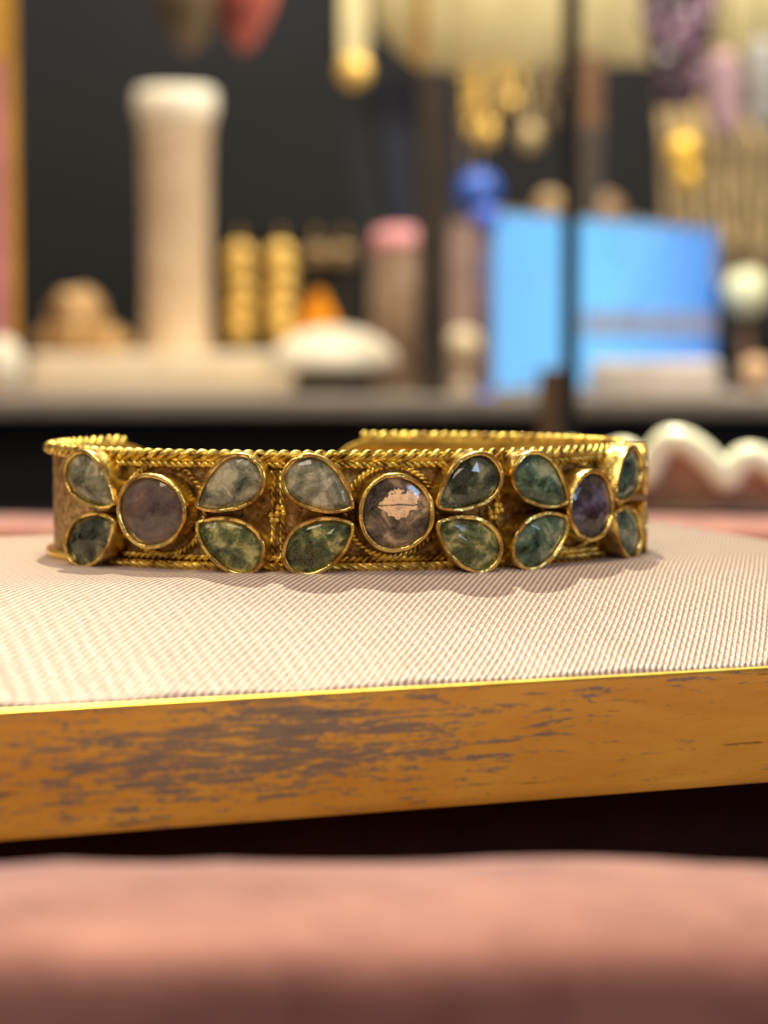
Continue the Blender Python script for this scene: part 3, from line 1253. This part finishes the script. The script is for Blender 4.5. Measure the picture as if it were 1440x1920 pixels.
mb.v = [Vector((v.x, v.y, v.z if v.z < 3 or v.x < Ls / 2 else v.z - 0)) for v in mb.v]
o = mb.build('display_face', SCREEN, scr, smooth=False)
mb = MB()
mb.box((0, 0.3, 0.2), (Ls, 4, hs + 1.5))
mb.box((0, -0.8, hs), (Ls, 0.3, hs + 1.5))
mb.box((0, -0.8, 0.2), (Ls, 0.3, 2))
mb.build('screen_housing', BG_CHAMP, scr, smooth=False, bevel=0.3)

# whitish case in front of the screen
a_, b_ = W(1105, 690, 775), W(1338, 765, 775)
O = Vector(((a_.x + b_.x) / 2, 770, zs))
mb = MB()
mb.box((a_.x, 760, zs), (b_.x, 780, W(1200, 676, 765).z))
tag(mb.build('white_box', plain('pale_grey_card', (214, 204, 196), 0.6), None, origin=O, smooth=False, bevel=2), 'pale grey white box lying in front of the blue screen', 'box')
# black box and peach bead at the right
a_, b_ = W(1345, 622, 870), W(1402, 700, 870)
O = Vector(((a_.x + b_.x) / 2, 876, zs))
mb = MB()
mb.box((a_.x, 870, zs), (b_.x, 882, a_.z))
tag(mb.build('black_box', plain('deep_black', (4, 4, 4), 0.7), None, origin=O, smooth=False, bevel=2), 'small black box right of the pale grey box', 'box')
for px_, py_, Y_, r_, mt_, lb in ((1418, 697, 800, 5.2, plain('peach_pearl', (226, 184, 140), 0.3), 'round peach ball near the right picture edge low on the shelf'),
                                 (1400, 548, 850, 8.4, plain('milky_green_pearl', (206, 208, 176), 0.3), 'round milky green white ball at the right picture edge')):
    p = W(px_, py_, Y_)
    O = Vector((p.x, Y_, zs))
    e = thing_at('ball_stand', lb, 'ornament', O)
    mb = MB()
    mb.ball(p, r_, 22)
    child(mb, 'ball', mt_, e, O)
    hgt = p.z - zs - r_ + 0.5
    mb = MB()
    mb.lathe([(r_ * 0.7, 0), (r_ * 0.6, 1.2), (1.6, 2), (1.6, hgt)], O, 20)
    child(mb, 'stalk', RUST, e, O)

# blue ball left of the screen
p = W(898, 362, 850)
O = Vector((p.x, 850, zs))
m = Mat('cobalt_glass', (34, 82, 168), 0.15)
m.color(m.ramp(m.noise(60, 2), [(0.35, (26, 66, 140)), (0.65, (52, 104, 220))]))
bl = thing_at('cobalt_ball_stand', 'cobalt blue glass ball left above the blue screen', 'ornament', O)
mb = MB()
mb.ball(p, 8.2, 24)
child(mb, 'glass_ball', m.m, bl, O)
mb = MB()
mb.tube([O, (p.x, 850, p.z - 7.6)], 0.6, 8)
mb.lathe([(6, 0), (5, 1), (1, 2)], O, 20)
child(mb, 'stand_rod', BLACK, bl, O)
p2 = W(912, 410, 756)
O = Vector((p2.x, 756, zs))
mb = MB()
mb.ball(p2, 4.4, 16)
mb.tube([O, (p2.x, 756, p2.z - 4)], 0.5, 8)
mb.lathe([(4, 0), (3.4, 1), (0.8, 1.6)], O, 16)
tag(mb.build('ultramarine_ball_stand', plain('bright_ultramarine', (70, 110, 255), 0.2), None, origin=O), 'small bright ultramarine ball under the cobalt ball', 'ornament')

# ================================================================== UPPER RIGHT: linen panel, rail and hanging jewellery
RAILZ = 215
mb = MB()
mb.tube([(-330, 900, RAILZ), (330, 900, RAILZ)], 3.0, 14)
O = Vector((0, 900, RAILZ))
rail = thing_at('hanging_rail', 'black rail over the shelf that carries the hanging necklaces', 'rail', Vector((0, 900, zs)))
o = child(mb, 'rail_tube', BLACK, rail, Vector((0, 900, zs)))
for xx_ in (-326, 326):
    mb = MB()
    mb.tube([(xx_, 900, zs), (xx_, 900, RAILZ)], 3.0, 12)
    child(mb, 'rail_leg', BLACK, rail, Vector((0, 900, zs)))

poly = [(690, -160), (1560, -160), (1560, 104), (1330, 108), (1230, 118), (1100, 122), (1055, 134), (960, 138), (860, 138), (792, 130), (745, 92), (700, 40)]
pp = [(W(x, y, 930).x, W(x, y, 930).z) for x, y in poly]
mb = MB()
# gently folded cloth: sweep the polygon columns with a wavy depth
top_z = RAILZ + 3
cl_x = [pp[-1][0] + (pp[2][0] - pp[-1][0]) * i / 120 for i in range(121)]


def low_z(x):
    edge = sorted([(a, b) for a, b in pp[2:]], key=lambda t: t[0])
    for k in range(len(edge) - 1):
        if edge[k][0] <= x <= edge[k + 1][0]:
            t = (x - edge[k][0]) / (edge[k + 1][0] - edge[k][0] + 1e-9)
            return edge[k][1] + (edge[k + 1][1] - edge[k][1]) * t
    return edge[-1][1]


rings = []
for x in cl_x:
    zl = low_z(x)
    y = 931 + 0.9 * math.sin(x * 0.12) + 0.5 * math.sin(x * 0.31)
    f = [(y - 0.7, zl), (y - 0.7, zl + (top_z - zl) * 0.5), (906, top_z - 6), (900, top_z + 1.5), (896.5, top_z), (896.3, top_z - 8), (897.3, top_z - 8), (898, top_z - 0.6),
         (900, top_z + 0.5), (904, top_z - 6), (y + 0.7, zl + (top_z - zl) * 0.5), (y + 0.7, zl)]
    rings.append([Vector((x, a, b)) for a, b in f])
mb.loft(rings)
tag(mb.build('linen_cloth', LINEN, None, origin=(60, 900, RAILZ)), 'pale cream linen cloth hung over the rail across the upper right', 'cloth')

# cream strap with gold clasp at its left, gold rod
a_, b_ = W(642, 0, 920), W(690, 150, 920)
O = Vector(((a_.x + b_.x) / 2, 900, RAILZ))
st_ = thing_at('hanging_strap', 'cream strap with gold tip hanging left of the linen cloth', 'strap', O)
mb = MB()
mb.box((a_.x, 896, W(642, 118, 920).z), (b_.x, 897.2, RAILZ + 2.6))
mb.box((a_.x, 896, RAILZ + 2.6), (b_.x, 904, RAILZ + 3.8))
child(mb, 'strap_band', LINEN, st_, O, smooth=False)
mb = MB()
c = W(664, 133, 896.5)
mb.ball(c, 6.3, 20, sq=(1, 0.5, 1))
child(mb, 'gold_tip', BG_GOLD, st_, O)
a_, b_ = W(778, 0, 890), W(800, 130, 890)
mb = MB()
mb.tube([((a_.x + b_.x) / 2, 892, W(790, 126, 890).z), ((a_.x + b_.x) / 2, 892, RAILZ - 2), ((a_.x + b_.x) / 2, 898, RAILZ + 3.2)], 2.2, 12)
tag(mb.build('gold_rod', plain('dull_ochre_gold', (196, 150, 60), 0.4, 0.4), None, origin=((a_.x + b_.x) / 2, 892, RAILZ)), 'dull gold rod hanging before the linen cloth over the thick post', 'rod')

# navy cloths
for poly_, Y_, mt_, lb in (([(632, 150), (712, 150), (755, 500), (690, 500)], 965, plain('midnight_cloth', (22, 28, 34), 0.8), 'slanting near black cloth board leaning left of the thick post'),
                           ([(700, 145), (790, 145), (790, 480), (742, 480)], 960, NAVY, 'slanting navy board right beside the near black one'),
                           ([(838, 140), (880, 140), (905, 330), (838, 390)], 965, plain('ink_blue_cloth', (34, 42, 66), 0.8), 'ink blue board between the thick post and gold chains')):
    q_ = [(W(a, b, Y_).x, W(a, b, Y_).z) for a, b in poly_]
    # carried down to the shelf as a leaning board
    q_ = [q_[0], q_[1], q_[2], (q_[2][0] + 2, zs), (q_[3][0] + 2, zs), q_[3]]
    mb = MB()
    mb.prism(q_, Y_ - 1.5, Y_ + 1.5)
    tag(mb.build('cloth_board', mt_, None, origin=(q_[4][0], Y_, zs), smooth=False), lb, 'display board')


def chain(px0, px1, py, Y, rad, mat, nl, label, grp, pend=None, sway=0.0, top=RAILZ):
    """a looped chain of nl links hanging from the rail; both runs meet at the bottom"""
    a, b = W(px0, 100, Y).x, W(px1, 100, Y).x
    zb_ = W(px0, py, Y).z
    O = Vector(((a + b) / 2, Y, top))
    e = thing_at('necklace', label, 'necklace', O, grp)
    mb = MB()
    ctrl = []
    for i in range(nl + 1):
        t = i / nl
        q = math.pi * t
        x = a + (b - a) * t
        z = top - (top - zb_) * (math.sin(q) ** 0.45)
        yy = Y + 0.6 * math.sin(i * 1.3) if 0.03 < t < 0.97 else 930.4
        ctrl.append(Vector((x + sway * math.sin(q), yy, z)))
    dense = []
    for i in range(nl):
        for k in range(3):
            dense.append(ctrl[i].lerp(ctrl[i + 1], k / 3))
    dense.append(ctrl[-1])
    for p_ in dense:
        mb.ball(p_, rad, 6)
    mb.tube(dense, rad * 0.35, 5)
    child(mb, 'chain', mat, e, O)
    if pend:
        mb = MB()
        mb.ball(((a + b) / 2 + sway, Y - 1, zb_ - pend * 0.8), pend, 14, sq=(0.9, 0.5, 1.15))
        child(mb, 'pendant', mat, e, O)
    return e


cl = ['fine gold chain nearest the thick brown post, over the linen hem', 'gold chain with round pendant, second from the thick brown post',
      'champagne chain third from the thick brown post', 'gold chain with bright pendant at the middle of the linen hem',
      'champagne chain with pale round pendant, second from the slim upright', 'bronze chain nearest the slim black upright on its left']
for (pa, pb, py, mt_, pend), lb in zip([(876, 892, 250, BG_GOLD, None), (897, 932, 232, BG_GOLD, 4.6), (925, 950, 205, BG_CHAMP, None), (945, 975, 180, BG_GOLD, 3.4),
                                        (978, 1012, 238, BG_CHAMP, 5.2), (1018, 1046, 215, BG_BROWN, 3.2)], cl):
    chain(pa, pb, py, 926, 1.15, mt_, 26, lb, 'necklaces in front of the linen hem', pend, top=W(pa, 118, 928).z)
chain(866, 905, 360, 922, 0.5, BG_CHAMP, 40, 'long thin silver chain reaching down to the cobalt ball', 'necklaces in front of the linen hem', top=W(870, 118, 928).z)

# right-hand bundle of gold and crystal strands
rb = [(1246, 1290, 470, 'tan chain nearest the blue screen in the bundle at right'), (1268, 1306, 420, 'tan chain second from the left in the right bundle'),
      (1290, 1330, 500, 'long tan chain third from the left in the right bundle'), (1312, 1350, 450, 'tan chain fourth from the left in the right bundle'),
      (1334, 1372, 505, 'long tan chain just left of the milky green white ball'), (1352, 1392, 440, 'short tan chain above the milky green white ball'),
      (1374, 1412, 490, 'tan chain over the right side of the milky ball'), (1396, 1436, 460, 'tan chain second from the right picture edge'),
      (1416, 1456, 500, 'tan chain nearest the right picture edge')]
BG_TAN = plain('tan_bead_metal', (150, 130, 96), 0.45, 0.2, var=0.3)
for i, (pa, pb, py, lb) in enumerate(rb):
    chain(pa, pb, py, 925 - (i % 3) * 4, 2.2, BG_TAN, 40, lb, 'bundle of necklaces at the right', 3.4, top=W(1300, 96, 928).z)
p = W(1285, 300, 860)
O = Vector((p.x, 860, p.z))
gb = thing_at('gold_pendant', 'bright yellow gold pendant hanging right of the dark wall area', 'pendant', Vector((p.x, 860, RAILZ)))
GO = Vector((p.x, 860, RAILZ))
mb = MB()
mb.ball((p.x, 860, p.z + 3), 6.3, 18, sq=(1, 0.6, 1), lump=0.2)
mb.ball((p.x + 1.5, 859, p.z - 6), 4.2, 16, sq=(1, 0.6, 1), lump=0.2)
child(mb, 'pendant_body', plain('yellow_gold_leaf', (240, 186, 70), 0.35, 0.3), gb, GO)
mb = MB()
mb.tube([(p.x, 860, p.z + 8), (p.x, 866, RAILZ - 3), (p.x, 899, RAILZ + 3.4)], 0.4, 6)
child(mb, 'cord', BG_GOLD, gb, GO)

# amethyst cluster
p = W(1272, 90, 800)
GO = Vector((p.x, 800, RAILZ))
am = thing_at('amethyst_cluster', 'dark purple amethyst bead cluster hanging at the top right', 'bead cluster', GO)
AM1 = plain('dark_amethyst', (70, 50, 66), 0.25, var=0.3)
AM2 = plain('smoky_amethyst', (112, 84, 104), 0.25, var=0.3)
rg = random.Random(4)
k = 0
for j in range(12):
    zz = W(0, -40 + j * 20, 800).z
    half = 12.5 * (1 - (j / 12) ** 2 * 0.75)
    for i in range(4 if j < 8 else 2):
        mb = MB()
        xx_ = p.x + half * (-0.75 + 1.5 * i / (3 if j < 8 else 1)) + rg.uniform(-1, 1)
        mb.ball((xx_, 800 + rg.uniform(-4, 4), zz + rg.uniform(-1, 1)), rg.uniform(3.0, 4.2), 10, sq=(1, 1, 1.2), lump=0.3, seed=k)
        child(mb, 'bead', AM2 if rg.random() < 0.35 else AM1, am, GO, smooth=False)
        k += 1
mb = MB()
for dx in (-5, 0, 5):
    mb.tube([(p.x + dx * 0.4, 800, W(0, 170, 800).z), (p.x + dx, 800, W(0, -30, 800).z), (p.x + dx * 0.3, 840, RAILZ - 8), (p.x, 899, RAILZ + 3.4)], 0.5, 6)
child(mb, 'cord', BLACK, am, GO)

# tall pale pendants further right
for px_, pt, pb_, hw, mt_, lb in ((1357, 95, 262, 7.5, plain('rose_quartz', (150, 122, 130), 0.3, var=0.2), 'long pale rose crystal pendant right of the amethyst cluster'),
                                 (1430, 70, 252, 6.5, plain('grey_crystal', (140, 138, 136), 0.3, var=0.15), 'long pale grey crystal pendant at the right picture edge')):
    t_, b_ = W(px_, pt, 850), W(px_, pb_, 850)
    GO = Vector((t_.x, 850, RAILZ))
    e = thing_at('crystal_pendant', lb, 'pendant', GO, 'long crystal pendants at the top right')
    mb = MB()
    L_ = t_.z - b_.z
    mb.lathe([(1.2, 0), (hw * 0.8, L_ * 0.15), (hw, L_ * 0.5), (hw * 0.85, L_ * 0.9), (1.5, L_)], (t_.x, 850, b_.z), 6)
    child(mb, 'crystal', mt_, e, GO, smooth=False)
    mb = MB()
    mb.tube([t_, (t_.x, 858, RAILZ - 3), (t_.x, 899, RAILZ + 3.4)], 0.5, 6)
    child(mb, 'cord', BLACK, e, GO)

# two teardrop pendants at top left
for px_, pb_, hw, mt_, lb in ((356, 100, 15, plain('smoky_tan_glass', (116, 100, 78), 0.35, var=0.25), 'tan teardrop pendant hanging at the top above the column'),
                              (459, 98, 12.5, plain('rose_red_glass', (172, 92, 82), 0.3, var=0.3), 'rose red teardrop pendant hanging at the top right of the tan one')):
    Y_ = 830
    b_ = W(px_, pb_, Y_)
    GO = Vector((b_.x, Y_, RAILZ))
    e = thing_at('teardrop_pendant', lb, 'pendant', GO, 'teardrop pendants at the top left')
    mb = MB()
    mb.lathe([(1.0, 0), (hw * .32, 3), (hw * .66, 11), (hw * .92, 20), (hw, 28), (hw * .8, 38), (1.5, 46)], (b_.x, Y_, b_.z), 8)
    child(mb, 'glass_drop', mt_, e, GO, smooth=False)
    mb = MB()
    mb.tube([(b_.x, Y_, b_.z + 44), (b_.x, 850, RAILZ - 3), (b_.x, 899, RAILZ + 3.4)], 0.5, 6)
    child(mb, 'cord', BLACK, e, GO)

# fine slanting pale blue chains hooked over the top of the screen
for i, (xa, ya, xb) in enumerate(((1165, 560, 1235), (1195, 640, 1295), (1245, 668, 1335), (1120, 640, 1190))):
    def on_screen(px_, back):
        a = (px_ - 720) / F_PX
        # where the sight line meets the screen's plane in plan
        t = (A.x - a * A.y) / (a * dirv.y - dirv.x)
        return A + dirv * t + Vector((math.sin(yaw_s), -math.cos(yaw_s), 0)) * back
    e1 = on_screen(xb, 1.0)
    e0 = on_screen(xa, 2.2)
    p1 = Vector((e1.x, e1.y, zs + hs + 1.9))
    p0 = Vector((e0.x, e0.y, W(xa, ya, e0.y).z))
    mb = MB()
    pts = []
    for t in range(25):
        pts.append(p0.lerp(p1, t / 24) + Vector((0, 0, -1.2 * math.sin(math.pi * t / 24))))
    e2 = on_screen(xb, -3.0)
    pts.append(Vector((e2.x, e2.y, zs + hs + 1.9)))
    mb.tube(pts, 0.32, 6)
    for q_ in pts:
        mb.ball(q_, 0.5, 6)
    tag(mb.build('slanting_chain', plain('pale_blue_metal', (150, 190, 230), 0.25, 0.6), None, origin=p1),
        ['fine pale chain slanting over the middle of the blue screen', 'fine pale chain slanting over the right part of the blue screen',
         'fine pale chain slanting over the right edge of the blue screen', 'fine pale chain slanting over the blue screen nearest the slim upright'][i],
        'chain', 'fine chains before the blue screen')

# balls on stalks behind the screen's top edge
for px_, py_, r_, mt_, lb in ((1030, 382, 5.4, plain('tan_pearl', (206, 176, 130), 0.35), 'tan ball peeping over the blue screen left of the slim upright'),
                              (1130, 402, 9.0, plain('umber_pearl', (150, 118, 84), 0.4), 'brown ball peeping over the blue screen right of the slim upright')):
    p = W(px_, py_, 945)
    O = Vector((p.x, 945, zs))
    e = thing_at('ball_stand', lb, 'ornament', O)
    mb = MB()
    mb.ball(p, r_, 20)
    child(mb, 'ball', mt_, e, O)
    mb = MB()
    mb.lathe([(r_ * 0.7, 0), (r_ * 0.6, 1.2), (1.6, 2), (1.6, p.z - zs - r_ + 0.5)], O, 16)
    child(mb, 'stalk', DARK_BROWN, e, O)
